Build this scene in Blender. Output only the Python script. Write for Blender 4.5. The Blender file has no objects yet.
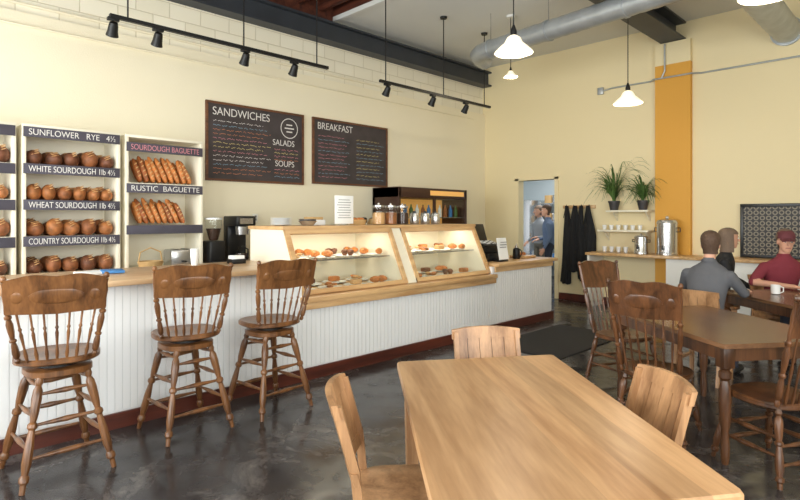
import bpy, bmesh, math, random
from mathutils import Vector, Matrix, Quaternion, Euler
random.seed(7)
V=Vector
sc=bpy.context.scene
def lin(c):
    c=c/255.0
    return c/12.92 if c<=0.04045 else ((c+0.055)/1.055)**2.4
def C(r,g,b): return (lin(r),lin(g),lin(b),1)
# ---------------------------------------------------------------- materials
def newmat(name):
    m=bpy.data.materials.new(name); m.use_nodes=True
    nt=m.node_tree; bs=nt.nodes['Principled BSDF']
    return m,nt,bs
def mat(name,col,rough=.5,metal=0,emis=None,es=0,bump=0,bscale=40,vary=0,vscale=3,spec=None):
    m,nt,bs=newmat(name); N=nt.nodes; L=nt.links
    bs.inputs['Base Color'].default_value=col
    bs.inputs['Roughness'].default_value=rough
    bs.inputs['Metallic'].default_value=metal
    if spec is not None: bs.inputs['Specular IOR Level'].default_value=spec
    if emis: bs.inputs['Emission Color'].default_value=emis; bs.inputs['Emission Strength'].default_value=es
    tc=N.new('ShaderNodeTexCoord')
    if vary:
        n=N.new('ShaderNodeTexNoise'); n.inputs['Scale'].default_value=vscale; n.inputs['Detail'].default_value=5
        L.new(tc.outputs['Object'],n.inputs['Vector'])
        r=N.new('ShaderNodeValToRGB')
        r.color_ramp.elements[0].position=.3; r.color_ramp.elements[1].position=.7
        r.color_ramp.elements[0].color=tuple(x*(1-vary) for x in col[:3])+(1,)
        r.color_ramp.elements[1].color=tuple(min(1,x*(1+vary)) for x in col[:3])+(1,)
        L.new(n.outputs['Fac'],r.inputs['Fac']); L.new(r.outputs['Color'],bs.inputs['Base Color'])
    if bump:
        n=N.new('ShaderNodeTexNoise'); n.inputs['Scale'].default_value=bscale; n.inputs['Detail'].default_value=4
        L.new(tc.outputs['Object'],n.inputs['Vector'])
        b=N.new('ShaderNodeBump'); b.inputs['Strength'].default_value=bump; b.inputs['Distance'].default_value=.01
        L.new(n.outputs['Fac'],b.inputs['Height']); L.new(b.outputs['Normal'],bs.inputs['Normal'])
    return m
def wood(name,dark,light,axis=1,rough=.35,sc_=12,planks=0):
    m,nt,bs=newmat(name); N=nt.nodes; L=nt.links
    tc=N.new('ShaderNodeTexCoord'); mp=N.new('ShaderNodeMapping')
    s=[sc_]*3; s[axis]=sc_*.09
    mp.inputs['Scale'].default_value=s
    L.new(tc.outputs['Object'],mp.inputs['Vector'])
    vec=mp.outputs['Vector']
    n=N.new('ShaderNodeTexNoise'); n.inputs['Scale'].default_value=1; n.inputs['Detail'].default_value=8; n.inputs['Distortion'].default_value=.6
    L.new(vec,n.inputs['Vector'])
    n2=N.new('ShaderNodeTexNoise'); n2.inputs['Scale'].default_value=7; n2.inputs['Detail'].default_value=3
    L.new(vec,n2.inputs['Vector'])
    mx=N.new('ShaderNodeMath'); mx.operation='MULTIPLY_ADD'; mx.inputs[1].default_value=.35; 
    L.new(n2.outputs['Fac'],mx.inputs[0]); L.new(n.outputs['Fac'],mx.inputs[2])
    r=N.new('ShaderNodeValToRGB'); r.color_ramp.elements[0].position=.48; r.color_ramp.elements[1].position=.86
    r.color_ramp.elements[0].color=dark; r.color_ramp.elements[1].color=light
    L.new(mx.outputs[0],r.inputs['Fac'])
    out=r.outputs['Color']
    if planks:
        sp=N.new('ShaderNodeSeparateXYZ'); L.new(tc.outputs['Object'],sp.inputs[0])
        a=N.new('ShaderNodeMath'); a.operation='DIVIDE'; a.inputs[1].default_value=planks; L.new(sp.outputs[0],a.inputs[0])
        f=N.new('ShaderNodeMath'); f.operation='FLOOR'; L.new(a.outputs[0],f.inputs[0])
        w=N.new('ShaderNodeTexWhiteNoise'); w.noise_dimensions='1D'; L.new(f.outputs[0],w.inputs['W'])
        ra=N.new('ShaderNodeMapRange'); ra.inputs[3].default_value=.74; ra.inputs[4].default_value=1.1; L.new(w.outputs['Value'],ra.inputs[0])
        vm=N.new('ShaderNodeVectorMath'); vm.operation='SCALE'; L.new(out,vm.inputs[0]); L.new(ra.outputs[0],vm.inputs['Scale'])
        out=vm.outputs[0]
    L.new(out,bs.inputs['Base Color'])
    bs.inputs['Roughness'].default_value=rough
    b=N.new('ShaderNodeBump'); b.inputs['Strength'].default_value=.12; b.inputs['Distance'].default_value=.004
    L.new(mx.outputs[0],b.inputs['Height']); L.new(b.outputs['Normal'],bs.inputs['Normal'])
    return m
M_wallL=mat('paint_cream',C(240,230,202),.6,bump=.15,bscale=60)
M_wallB=mat('paint_cream_back',C(234,217,174),.6,bump=.15,bscale=60)
M_mustard=mat('paint_mustard',C(220,160,60),.6,bump=.1)
M_ceil=mat('ceiling_white',C(218,218,214),.7,bump=.1)
M_dkwood=wood('joist_wood',C(52,24,17),C(104,52,32),0,.6)
M_beam=mat('beam_charcoal',C(52,56,62),.5,vary=.15)
M_black=mat('black_plastic',C(22,22,24),.35)
M_blackm=mat('black_metal',C(25,24,24),.45,.3)
M_white=mat('white_paint',C(232,231,226),.45)
M_bead=mat('beadboard_white',C(236,236,236),.4)
M_casew=mat('case_cream',C(240,232,210),.45)
M_red=wood('baseboard_red',C(64,30,22),C(100,46,32),1,.4)
M_maple=wood('maple_top',C(200,160,120),C(224,190,150),1,.3)
M_caseoak=wood('case_oak',C(186,142,94),C(216,178,128),1,.35)
M_stool=wood('stool_oak',C(76,46,25),C(132,88,51),2,.3,14)
M_chairdk=wood('chair_dark_oak',C(60,37,22),C(110,70,42),2,.3,14)
M_chairlt=wood('chair_light_oak',C(130,92,60),C(184,140,99),2,.36,12)
M_table=wood('table_oak',C(156,110,70),C(202,158,114),1,.3,9,planks=.145)
M_tabledk=wood('table_dark_oak',C(84,56,36),C(134,93,61),1,.26,9,planks=.18)
M_steel=mat('stainless',C(200,200,200),.25,.9)
M_galv=mat('galvanised',C(176,180,182),.4,.55,vary=.12,vscale=6)
M_crust=mat('bread_crust',C(160,100,54),.6,vary=.45,vscale=16,bump=.3)
M_crust2=mat('bread_crust_dark',C(106,62,38),.6,vary=.45,vscale=16,bump=.3)
M_crust3=mat('bread_crust_mid',C(134,80,44),.6,vary=.45,vscale=16,bump=.3)
M_flour=mat('bread_score',C(208,162,110),.7)
M_bag=mat('baguette_crust',C(190,116,56),.5,vary=.35,vscale=14,bump=.3)
M_bag2=mat('baguette_crust_dark',C(158,88,42),.5,vary=.35,vscale=14,bump=.3)
M_board=mat('chalkboard',C(66,58,58),.7,vary=.25,vscale=4)
M_label=mat('label_slate',C(74,70,80),.7,vary=.2)
M_frame=wood('board_frame',C(80,48,30),C(120,76,48),1,.5)
M_chalk=mat('chalk_white',C(226,222,216),.9)
M_chp=mat('chalk_pink',C(206,136,144),.9)
M_chy=mat('chalk_yellow',C(214,200,132),.9)
M_chb=mat('chalk_blue',C(128,164,182),.9)
M_cho=mat('chalk_orange',C(196,128,90),.9)
M_paper=mat('paper_white',C(240,240,238),.8)
M_grey=mat('grey_ink',C(120,120,124),.8)
M_bean=mat('coffee_beans',C(60,34,20),.5,bump=.8,bscale=120)
M_brownc=mat('fridge_brown',C(66,40,28),.4)
M_lit=mat('fridge_lit_panel',C(230,180,110),.5,emis=C(240,170,80),es=.35)
M_plate=mat('plate_white',C(240,240,238),.25)
M_green=mat('leaf_green',C(78,108,52),.5,vary=.3,vscale=20)
M_pot=mat('plant_pot',C(60,58,60),.5)
M_apron=mat('apron_black',C(20,20,22),.85,bump=.3,bscale=15)
M_basket=mat('wicker',C(196,158,104),.7,bump=.8,bscale=80)
M_rubber=mat('mat_rubber',C(30,28,29),.8,bump=.6,bscale=120)
M_blue=mat('blue_cloth',C(70,130,190),.7)
M_skin=mat('skin',C(210,158,132),.5)
M_shirtg=mat('shirt_grey',C(88,88,92),.85,bump=.3,bscale=30)
M_shirtm=mat('shirt_maroon',C(122,42,54),.85,bump=.3,bscale=30)
M_shirtb=mat('shirt_black',C(28,28,32),.85,bump=.3,bscale=30)
M_shirtw=mat('shirt_pale',C(150,152,156),.85)
M_shirtbl=mat('shirt_blue',C(96,112,140),.85)
M_jeans=mat('trousers_dark',C(44,48,62),.85,bump=.2)
M_khaki=mat('trousers_khaki',C(110,104,92),.85)
M_hairb=mat('hair_brown',C(82,60,45),.7,bump=.8,bscale=70)
M_hairg=mat('hair_grey',C(112,92,76),.7,bump=.8,bscale=70)
M_cap=mat('cap_maroon',C(96,44,50),.8)
M_shoe=mat('shoe_black',C(24,22,22),.5)
M_eye=mat('eye_white',C(235,232,228),.3)
M_lip=mat('lip',C(160,92,84),.5)
M_bk=mat('backroom_wall',C(206,216,220),.7)
M_shade=mat('lamp_glass',C(245,240,228),.35,emis=C(255,236,200),es=.8)
M_socket=mat('socket_plate',C(236,232,220),.5)

def glassmat():
    m=bpy.data.materials.new('clear_glass'); m.use_nodes=True; nt=m.node_tree; N=nt.nodes; L=nt.links
    for n in list(N): 
        if n.type!='OUTPUT_MATERIAL': N.remove(n)
    o=[n for n in N if n.type=='OUTPUT_MATERIAL'][0]
    t=N.new('ShaderNodeBsdfTransparent'); t.inputs[0].default_value=(.97,.985,.975,1)
    g=N.new('ShaderNodeBsdfGlossy'); g.inputs['Roughness'].default_value=.03
    f=N.new('ShaderNodeLayerWeight'); f.inputs[0].default_value=.5
    p=N.new('ShaderNodeMath'); p.operation='POWER'; p.inputs[1].default_value=5; L.new(f.outputs['Facing'],p.inputs[0])
    q=N.new('ShaderNodeMath'); q.operation='MULTIPLY_ADD'; q.inputs[1].default_value=.6; q.inputs[2].default_value=.03; L.new(p.outputs[0],q.inputs[0])
    x=N.new('ShaderNodeMixShader'); L.new(q.outputs[0],x.inputs[0]); L.new(t.outputs[0],x.inputs[1]); L.new(g.outputs[0],x.inputs[2]); L.new(x.outputs[0],o.inputs[0])
    return m
M_glass=glassmat()
def floormat():
    m,nt,bs=newmat('polished_concrete'); N=nt.nodes; L=nt.links
    tc=N.new('ShaderNodeTexCoord')
    n=N.new('ShaderNodeTexNoise'); n.inputs['Scale'].default_value=1.5; n.inputs['Detail'].default_value=13; n.inputs['Roughness'].default_value=.76; n.inputs['Distortion'].default_value=1.0
    L.new(tc.outputs['Object'],n.inputs['Vector'])
    r=N.new('ShaderNodeValToRGB'); e=r.color_ramp.elements
    e[0].position=.38; e[0].color=C(34,31,32); e[1].position=.72; e[1].color=C(116,109,104)
    x=e.new(.53); x.color=C(60,56,55)
    L.new(n.outputs['Fac'],r.inputs['Fac']); L.new(r.outputs['Color'],bs.inputs['Base Color'])
    n2=N.new('ShaderNodeTexNoise'); n2.inputs['Scale'].default_value=4.5; n2.inputs['Detail'].default_value=8
    L.new(tc.outputs['Object'],n2.inputs['Vector'])
    mr=N.new('ShaderNodeMapRange'); mr.inputs[1].default_value=.35; mr.inputs[2].default_value=.7; mr.inputs[3].default_value=.12; mr.inputs[4].default_value=.34
    L.new(n2.outputs['Fac'],mr.inputs[0]); L.new(mr.outputs[0],bs.inputs['Roughness'])
    bs.inputs['Specular IOR Level'].default_value=.45
    b=N.new('ShaderNodeBump'); b.inputs['Strength'].default_value=.07; b.inputs['Distance'].default_value=.01
    L.new(n2.outputs['Fac'],b.inputs['Height']); L.new(b.outputs['Normal'],bs.inputs['Normal'])
    return m
M_floor=floormat()
def brickmat():
    m,nt,bs=newmat('painted_brick'); N=nt.nodes; L=nt.links
    tc=N.new('ShaderNodeTexCoord'); sp=N.new('ShaderNodeSeparateXYZ'); cb=N.new('ShaderNodeCombineXYZ')
    L.new(tc.outputs['Object'],sp.inputs[0]); L.new(sp.outputs[1],cb.inputs[0]); L.new(sp.outputs[2],cb.inputs[1])
    br=N.new('ShaderNodeTexBrick'); br.inputs['Scale'].default_value=1
    br.inputs['Brick Width'].default_value=.4; br.inputs['Row Height'].default_value=.19; br.inputs['Mortar Size'].default_value=.007; br.inputs['Mortar Smooth'].default_value=.6
    br.inputs['Color1'].default_value=C(242,235,214); br.inputs['Color2'].default_value=C(235,227,204); br.inputs['Mortar'].default_value=C(212,202,176)
    L.new(cb.outputs[0],br.inputs['Vector']); L.new(br.outputs['Color'],bs.inputs['Base Color'])
    b=N.new('ShaderNodeBump'); b.invert=True; b.inputs['Strength'].default_value=.5; b.inputs['Distance'].default_value=.014
    L.new(br.outputs['Fac'],b.inputs['Height']); L.new(b.outputs['Normal'],bs.inputs['Normal'])
    bs.inputs['Roughness'].default_value=.6
    return m
M_brick=brickmat()
# ---------------------------------------------------------------- builder
class B:
    def __init__(s): s.bm=bmesh.new(); s.m=[]
    def mi(s,m):
        if m not in s.m: s.m.append(m)
        return s.m.index(m)
    def box(s,c,d,m,rot=None,bev=0):
        M=Matrix.Translation(V(c))
        if rot is not None: M=M@rot.to_4x4()
        M=M@Matrix.Diagonal((d[0],d[1],d[2],1))
        vs=bmesh.ops.create_cube(s.bm,size=1,matrix=M)['verts']
        fs={f for v in vs for f in v.link_faces}; i=s.mi(m)
        for f in fs: f.material_index=i
        if bev:
            es=list({e for v in vs for e in v.link_edges})
            r=bmesh.ops.bevel(s.bm,geom=es,offset=bev,segments=2,affect='EDGES',profile=.5)
            for f in r['faces']: f.material_index=i
    def b2(s,x0,x1,y0,y1,z0,z1,m,bev=0):
        s.box(((x0+x1)/2,(y0+y1)/2,(z0+z1)/2),(abs(x1-x0),abs(y1-y0),abs(z1-z0)),m,None,bev)
    def loft(s,rings,m,cap=True,closed=True):
        i=s.mi(m); R=[[s.bm.verts.new(p) for p in r] for r in rings]; n=len(R[0])
        for a,b in zip(R[:-1],R[1:]):
            for k in range(n if closed else n-1):
                f=s.bm.faces.new((a[k],a[(k+1)%n],b[(k+1)%n],b[k])); f.material_index=i
        if cap:
            for r in (R[0][::-1],R[-1]):
                f=s.bm.faces.new(r); f.material_index=i
        return R
    def lathe(s,prof,m,p0=(0,0,0),axis=(0,0,1),seg=16,cap=True):
        q=V(axis).normalized().to_track_quat('Z','Y'); p0=V(p0)
        rings=[[p0+q@V((r*math.cos(2*math.pi*k/seg),r*math.sin(2*math.pi*k/seg),z)) for k in range(seg)] for (r,z) in prof]
        s.loft(rings,m,cap)
    def turned(s,p0,p1,r,m,prof=None,seg=10):
        p0=V(p0);p1=V(p1);L=(p1-p0).length
        prof=prof or [(0,.75),(.06,1),(.09,.65),(.13,1.1),(.2,1.2),(.33,1.0),(.4,.7),(.42,1.15),(.45,1.15),(.47,.7),(.6,1.05),(.75,1.15),(.84,.75),(.86,1.15),(.9,1.15),(.92,.7),(1,.65)]
        s.lathe([(r*k,t*L) for t,k in prof],m,p0,p1-p0,seg)
    def cyl(s,p0,p1,r0,m,r1=None,seg=12):
        p0=V(p0);p1=V(p1); r1=r0 if r1 is None else r1
        s.lathe([(r0,0),(r1,(p1-p0).length)],m,p0,p1-p0,seg)
    def tube(s,pts,rad,m,seg=8,flat=1):
        pts=[V(p) for p in pts]
        if not hasattr(rad,'__len__'): rad=[rad]*len(pts)
        rings=[]; prev=None
        for i,p in enumerate(pts):
            t=(pts[min(i+1,len(pts)-1)]-pts[max(i-1,0)]).normalized()
            if prev is None:
                a=V((0,0,1)) if abs(t.z)<.9 else V((1,0,0)); x=t.cross(a).normalized()
            else: x=(prev-t*prev.dot(t)).normalized()
            prev=x; y=t.cross(x)
            rings.append([p+(x*math.cos(2*math.pi*k/seg)+y*flat*math.sin(2*math.pi*k/seg))*rad[i] for k in range(seg)])
        s.loft(rings,m)
    def cap(s,p0,p1,r0,r1,m,seg=10):
        p0=V(p0);p1=V(p1);L=(p1-p0).length
        pr=[(r0*math.sin(a),-r0*math.cos(a)) for a in (.15,.6,1.1)]+[(r0,0),(r1,L)]+[(r1*math.cos(a),L+r1*math.sin(a)) for a in (.5,1.0,1.42)]
        s.lathe(pr,m,p0,p1-p0,seg)
    def ell(s,c,r,m,rot=None,seg=12):
        M=Matrix.Translation(V(c))
        if rot is not None: M=M@rot.to_4x4()
        M=M@Matrix.Diagonal((r[0],r[1],r[2],1))
        vs=bmesh.ops.create_uvsphere(s.bm,u_segments=seg,v_segments=max(6,seg*2//3),radius=1,matrix=M)['verts']; i=s.mi(m)
        for f in {f for v in vs for f in v.link_faces}: f.material_index=i
    def poly(s,pts,m,th=None):
        pts=[V(p) for p in pts]
        if th is None:
            f=s.bm.faces.new([s.bm.verts.new(p) for p in pts]); f.material_index=s.mi(m)
        else:
            th=V(th); s.loft([pts,[p+th for p in pts]],m)
    def grid(s,fn,nu,nv,th,m):
        th=V(th); i=s.mi(m)
        A=[[s.bm.verts.new(fn(a/nu*2-1,b/nv)) for b in range(nv+1)] for a in range(nu+1)]
        D=[[s.bm.verts.new(fn(a/nu*2-1,b/nv)+th) for b in range(nv+1)] for a in range(nu+1)]
        def F(*v): f=s.bm.faces.new(v); f.material_index=i
        for a in range(nu):
            for b in range(nv):
                F(A[a][b],A[a+1][b],A[a+1][b+1],A[a][b+1]); F(D[a][b],D[a][b+1],D[a+1][b+1],D[a+1][b])
            F(A[a][0],D[a][0],D[a+1][0],A[a+1][0]); F(A[a][nv],A[a+1][nv],D[a+1][nv],D[a][nv])
        for b in range(nv):
            F(A[0][b],A[0][b+1],D[0][b+1],D[0][b]); F(A[nu][b],D[nu][b],D[nu][b+1],A[nu][b+1])
    def mesh(s,name,ang=35):
        bmesh.ops.recalc_face_normals(s.bm,faces=s.bm.faces[:])
        me=bpy.data.meshes.new(name); s.bm.to_mesh(me); s.bm.free()
        for m in s.m: me.materials.append(m)
        for p in me.polygons: p.use_smooth=True
        try: me.set_sharp_from_angle(angle=math.radians(ang))
        except Exception: pass
        return me
    def obj(s,name,loc=(0,0,0),rz=0,parent=None,ang=35):
        return put(name,s.mesh(name,ang),loc,rz,parent)
def put(name,me,loc=(0,0,0),rz=0,parent=None):
    o=bpy.data.objects.new(name,me); sc.collection.objects.link(o)
    o.location=loc; o.rotation_euler=(0,0,rz)
    if parent: o.parent=parent
    return o
R2=math.sqrt(.5)
def RD(r,d,z=0): return V(((r-d)*R2,(r+d)*R2,z))
def rad(a): return math.radians(a)
def txt(s,size,loc,rot,m,parent,sx=1,align='LEFT',name='lettering',off=.008):
    cu=bpy.data.curves.new(name,'FONT'); cu.body=s; cu.size=size; cu.extrude=.001; cu.align_x=align; cu.offset=size*off
    cu.materials.append(m)
    o=bpy.data.objects.new(name,cu); sc.collection.objects.link(o); o.location=loc; o.rotation_euler=rot; o.scale=(sx,1,1)
    o.parent=parent
    return o
RX=(rad(90),0,rad(90))   # faces +X
# ---------------------------------------------------------------- room
XL=-6.8; YB=9.3; ZC=4.6; XR=2.6; YF=-1.9
b=B(); b.b2(-8.5,XR+.2,YF-.2,13,-.1,0,M_floor); b.obj('floor')
b=B(); b.b2(XL-.25,XL-.06,YF-.2,YB,0,5.1,M_brick); b.b2(XL-.06,XL,YF,YB,0,3.64,M_wallL); b.obj('wall_left')
dx0,dx1,dz=-6.02,-5.16,2.23
b=B(); b.b2(XL-.25,dx0,YB,YB+.14,0,ZC+.5,M_wallB); b.b2(dx1,XR+.2,YB,YB+.14,0,ZC+.5,M_wallB); b.b2(dx0,dx1,YB,YB+.14,dz,ZC+.5,M_wallB); b.obj('wall_back')
b=B(); b.b2(-3.36,-2.83,YB-.09,YB,.0,3.95,M_mustard); b.b2(-3.36,-2.83,YB-.09,YB,3.95,4.3,M_wallB); b.obj('trim_pilaster')
def winwall(name,along,fixed,thick,a0,a1,ops,z0,z1,H):
    b=B()
    def bx(p,q,za,zb,m,t0=None,t1=None):
        t0_=fixed if t0 is None else t0; t1_=fixed+thick if t1 is None else t1
        if along=='x': b.b2(p,q,t0_,t1_,za,zb,m)
        else: b.b2(t0_,t1_,p,q,za,zb,m)
    bx(a0,a1,0,z0,M_wallB); bx(a0,a1,z1,H,M_wallB)
    cur=a0
    for (p,q) in ops:
        bx(cur,p,z0,z1,M_wallB); cur=q
    bx(cur,a1,z0,z1,M_wallB)
    b.obj(name)
    for k,(p,q) in enumerate(ops):
        b=B(); n=max(1,round((q-p)/1.4))
        t0,t1=fixed+thick*.3,fixed+thick*.6
        for j in range(n+1):
            x=p+(q-p)*j/n; w=.03
            xx0=max(p,x-w); xx1=min(q,x+w)
            bx(xx0,xx1,z0,z1,M_blackm,t0,t1)
        for z in (z0+.03,z0+(z1-z0)*.75,z1-.03): bx(p,q,z-.03,z+.03,M_blackm,t0,t1)
        bx(p,q,z0,z1,M_glass,(t0+t1)/2-.003,(t0+t1)/2+.003)
        b.obj('window_%s_%d'%(name.split('_')[1],k+1))
winwall('wall_front','x',YF-.15,.15,XL-.25,XR,[(-6.3,-1.2),(-.6,2.2)],.5,3.5,5.1)
winwall('wall_right','y',XR,.15,YF-.15,YB,[(-1.2,4.0)],.6,3.4,5.1)
b=B(); b.b2(XL-.25,XR+.2,5.4,YB+.14,ZC,ZC+.1,M_ceil); b.b2(-4.6,XR+.2,YF-.2,5.4,ZC,ZC+.1,M_ceil); b.obj('ceiling')
b=B()
b.b2(XL-.25,-4.6,YF-.2,5.4,5.12,5.2,M_dkwood)
b.b2(XL-.06,-4.6,5.34,5.398,ZC+.05,5.12,M_dkwood); b.b2(XL-.06,-4.6,5.33,5.398,ZC-.02,ZC+.05,M_ceil); b.b2(-4.62,-4.6,YF,5.34,4.7,5.12,M_dkwood)
b.b2(XL-.06,XL-.02,YF,5.34,4.505,5.12,M_dkwood)
y=5.1
while y>YF: b.b2(XL-.02,-4.63,y-.03,y+.03,4.68,5.12,M_dkwood); y-=.4
b.obj('ceiling_joists')
def ibeam(name,x,w,z0,z1,y0,y1,m=M_beam):
    b=B(); h=z1-z0
    b.b2(x-w/2,x+w/2,y0,y1,z0,z0+.03,m); b.b2(x-w/2,x+w/2,y0,y1,z1-.03,z1,m); b.b2(x-.03,x+.03,y0,y1,z0+.03,z1-.03,m); return b.obj(name)
ibeam('ceiling_beam',-6.745,.22,4.2,4.5,YF,YB)
ibeam('ceiling_beam',-3.1,.36,4.31,ZC,YF,YB)
b=B()
for x in (dx0-.0,dx1): b.b2(x-.04,x+.04,YB-.02,YB+.16,0,dz+.04,M_wallB)
b.b2(dx0-.04,dx1+.04,YB-.02,YB+.16,dz,dz+.06,M_wallB); b.obj('trim_doorway')
b=B(); b.b2(-6.93,-6.09,YB+.18,YB+.225,.01,2.17,M_bk,.004); b.cyl((-6.85,YB+.225,1.02),(-6.85,YB+.29,1.02),.025,M_steel); b.obj('door_kitchen')
b=B(); b.b2(-8.4,-8.3,YB+.14,12.9,0,3,M_bk); b.b2(-8.4,-3.4,12.8,12.9,0,3,M_bk); b.b2(-3.5,-3.4,YB+.14,12.9,0,3,M_bk); b.obj('wall_kitchen')
b=B(); b.b2(-8.4,-3.4,YB+.14,12.9,3,3.1,M_ceil); b.obj('ceiling_kitchen')
b=B(); b.b2(-8.05,-7.35,11.9,12.7,0,1.95,M_steel,.01); b.b2(-7.71,-7.7,11.87,11.9,.1,1.9,M_black); b.cyl((-7.63,11.86,.9),(-7.63,11.86,1.4),.012,M_black); b.cyl((-7.77,11.86,.9),(-7.77,11.86,1.4),.012,M_black); b.obj('kitchen_refrigerator')
b=B()
for x in (-7.25,-6.35):
    for y in (12.25,12.72): b.cyl((x,y,0),(x,y,1.9),.014,M_steel)
for z in (.4,.9,1.4,1.85):
    b.b2(-7.27,-6.33,12.23,12.74,z,z+.02,M_steel)
    for k in range(4): b.box((-7.1+.22*k,12.45,z+.12),(.17,.24,.2),[M_paper,M_blue,M_basket,M_steel][(k+int(z*10))%4],None,.01)
b.obj('storage_rack')
b=B(); b.b2(dx1+.05,-3.37,YB-.02,YB,0,.12,M_red); b.obj('baseboard_back')
# ---------------------------------------------------------------- main counter
CF=-4.2; Y0=-.9; YC0=2.93; YC1=5.9; YE=7.42
b=B()
def beads(y0,y1,z1,x=CF):
    b.b2(x-.05,x-.012,y0,y1,0,z1,M_bead)
    n=int(round((y1-y0)/.052)); w=(y1-y0)/n
    for k in range(n):
        ya=y0+k*w
        b.box((x-.009,ya+w/2,z1/2+.06),(.008,w-.006,z1-.12),M_bead)
beads(Y0,YC0,1.02); beads(YC0,YC1,.72); beads(YC1,YE,.86)
b.b2(-5.0,CF-.05,Y0,YC0,0,1.02,M_bead); b.b2(-5.15,CF-.05,YC0,YC1,0,.72,M_bead); b.b2(-4.95,CF-.05,YC1,YE,0,.86,M_bead)
b.b2(CF,CF+.02,Y0,YE+.02,0,.11,M_red); b.b2(-4.95,CF+.02,YE,YE+.02,0,.11,M_red)
b.b2(-5.12,CF+.09,Y0-.05,YC0-.02,1.02,1.062,M_maple,.008)
b.b2(-5.15,CF+.07,YC0-.02,YC1+.03,.72,.77,M_caseoak,.008)
b.b2(CF+.02,CF+.045,YC0-.02,YC1+.03,.655,.72,M_caseoak,.004)
b.b2(-5.0,CF+.07,YC1+.05,YE+.06,.86,.905,M_caseoak,.008)
b.b2(CF-.0,CF+.02,YC1+.05,YE,.79,.86,M_caseoak)
b.obj('service_counter')
b=B()
zf=.772
def side(y,th,m):
    b.poly([(-4.24,y,zf),(-4.52,y,1.385),(-5.13,y,1.40),(-5.13,y,zf)],m,(0,th,0))
ym0,ym1=4.33,4.52
side(YC0,.045,M_casew); side(ym0,ym1-ym0,M_casew); side(YC1-.04,.045,M_casew)
b.b2(-5.13,-5.1,YC0+.045,YC1-.04,zf,1.38,M_casew)
b.b2(-5.15,-4.49,YC0-.02,YC1+.03,1.385,1.42,M_caseoak,.006)
sl=(V((-4.52,0,1.385))-V((-4.24,0,zf))); slen=sl.length; ang=math.atan2(-sl.x,sl.z)
rotS=Matrix.Rotation(-ang,3,'Y')
def slab(y0,y1,t0,t1,th,m,off=0):
    nrm=V((sl.z,0,-sl.x)).normalized()
    c=V((-4.24,0,zf))+sl*((t0+t1)/2)+nrm*off
    b.box((c.x,(y0+y1)/2,c.z),(th,y1-y0,slen*(t1-t0)),m,rotS)
for (p,q) in ((YC0,ym0+.02),(ym1-.02,YC1+.005)):
    slab(p,p+.05,0,1,.03,M_caseoak,.012); slab(q-.05,q,0,1,.03,M_caseoak,.012)
    slab(p,q,.92,1,.03,M_caseoak,.012); slab(p,q,0,.07,.03,M_caseoak,.012)
    slab(p+.04,q-.04,.05,.95,.004,M_glass,0)
    b.b2(-5.09,-4.47,p+.05,q-.05,1.07,1.078,M_glass)
    b.b2(-4.475,-4.465,p+.05,q-.05,1.066,1.082,M_steel)
    b.b2(-4.6,-4.56,p+.08,q-.08,1.362,1.384,M_white,.003)
slab(ym0+.02,ym1-.02,0,1,.02,M_casew,.0)
case=b.obj('pastry_display_case')
b=B()
def croissant(x,y,z,s=1,m=M_bag):
    a=random.uniform(0,6)
    pts=[];rr=[]
    for k in range(9):
        t=(k/8-.5)*2.6; pts.append(V((x+math.cos(a+t)*.05*s,y+math.sin(a+t)*.05*s,z+.028*s))); rr.append((.012+.024*math.cos((k/8-.5)*2.8)*(1+.15*(k%2)))*s)
    b.tube(pts,rr,m,8)
def plate(x,y,z,r=.13): b.lathe([(r*.5,0),(r*.6,.002),(r,.014),(r*.98,.018),(r*.55,.008),(.001,.007)],M_plate,(x,y,z),seg=20)
for (p,q) in ((YC0+.22,ym0-.16),(ym1+.19,YC1-.22)):
    for z,xs in ((1.079,(-4.64,-4.93)),(.774,(-4.5,-4.88))):
        for x in xs:
            n=4
            for k in range(n):
                y=p+(q-p)*k/(n-1); plate(x,y,z,.14)
                t=random.randint(0,3)
                if t==0:
                    croissant(x-.03,y-.035,z+.018,1.0); croissant(x+.03,y+.035,z+.018,1.0)
                elif t==1:
                    for j in range(4): b.lathe([(.020,0),(.03,.032),(.036,.038),(.03,.058),(.005,.066)],[M_crust,M_bag,M_crust2][k%3],(x+.045*math.cos(j*1.57),y+.045*math.sin(j*1.57),z+.014),seg=10)
                elif t==2:
                    for j in range(6): b.ell((x+random.uniform(-.05,.05),y+random.uniform(-.055,.055),z+.03+.012*(j%3)),(.035,.035,.014),random.choice([M_flour,M_bag,M_crust]))
                else:
                    b.box((x,y,z+.045),(.08,.12,.055),random.choice([M_flour,M_crust2,M_bag]),None,.014)
b.obj('pastries_on_plates')
zt=1.421
b=B()
b.box((-4.7,3.83,zt+.17),(.006,.26,.31),M_paper,None,.001); b.box((-4.74,3.83,zt+.012),(.1,.24,.02),M_glass,None,.002)
b.poly([(-4.703,3.82,zt+.28),(-4.78,3.82,zt+.02),(-4.78,3.84,zt+.02),(-4.703,3.84,zt+.28)],M_paper,(-.003,0,0))
for k in range(8): b.b2(-4.6965,-4.696,3.75-.01*(k%3),3.91+.008*((k*2)%3),zt+.275-.028*k,zt+.281-.028*k,M_grey)
b.obj('counter_sign')
def jar(y,x=-4.78,r=.065,h=.2,fill=M_bean):
    b=B(); b.lathe([(r*.9,0),(r,.01),(r,h*.8),(r*.8,h*.9),(r*.8,h)],M_glass,(x,y,zt),seg=18,cap=False)
    b.lathe([(r*.85,0.004),(r*.94,.012),(r*.94,h*.7),(r*.5,h*.74)],fill,(x,y,zt),seg=18)
    b.lathe([(r*.86,h),(r*.9,h+.008),(r*.88,h+.028),(r*.2,h+.035),(r*.16,h+.055),(r*.01,h+.06)],M_steel,(x,y,zt),seg=18); b.obj('glass_jar')
for k,y in enumerate((4.42,4.62,4.82)): jar(y,fill=[M_flour,M_crust,M_bean][k],r=.078)
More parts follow.
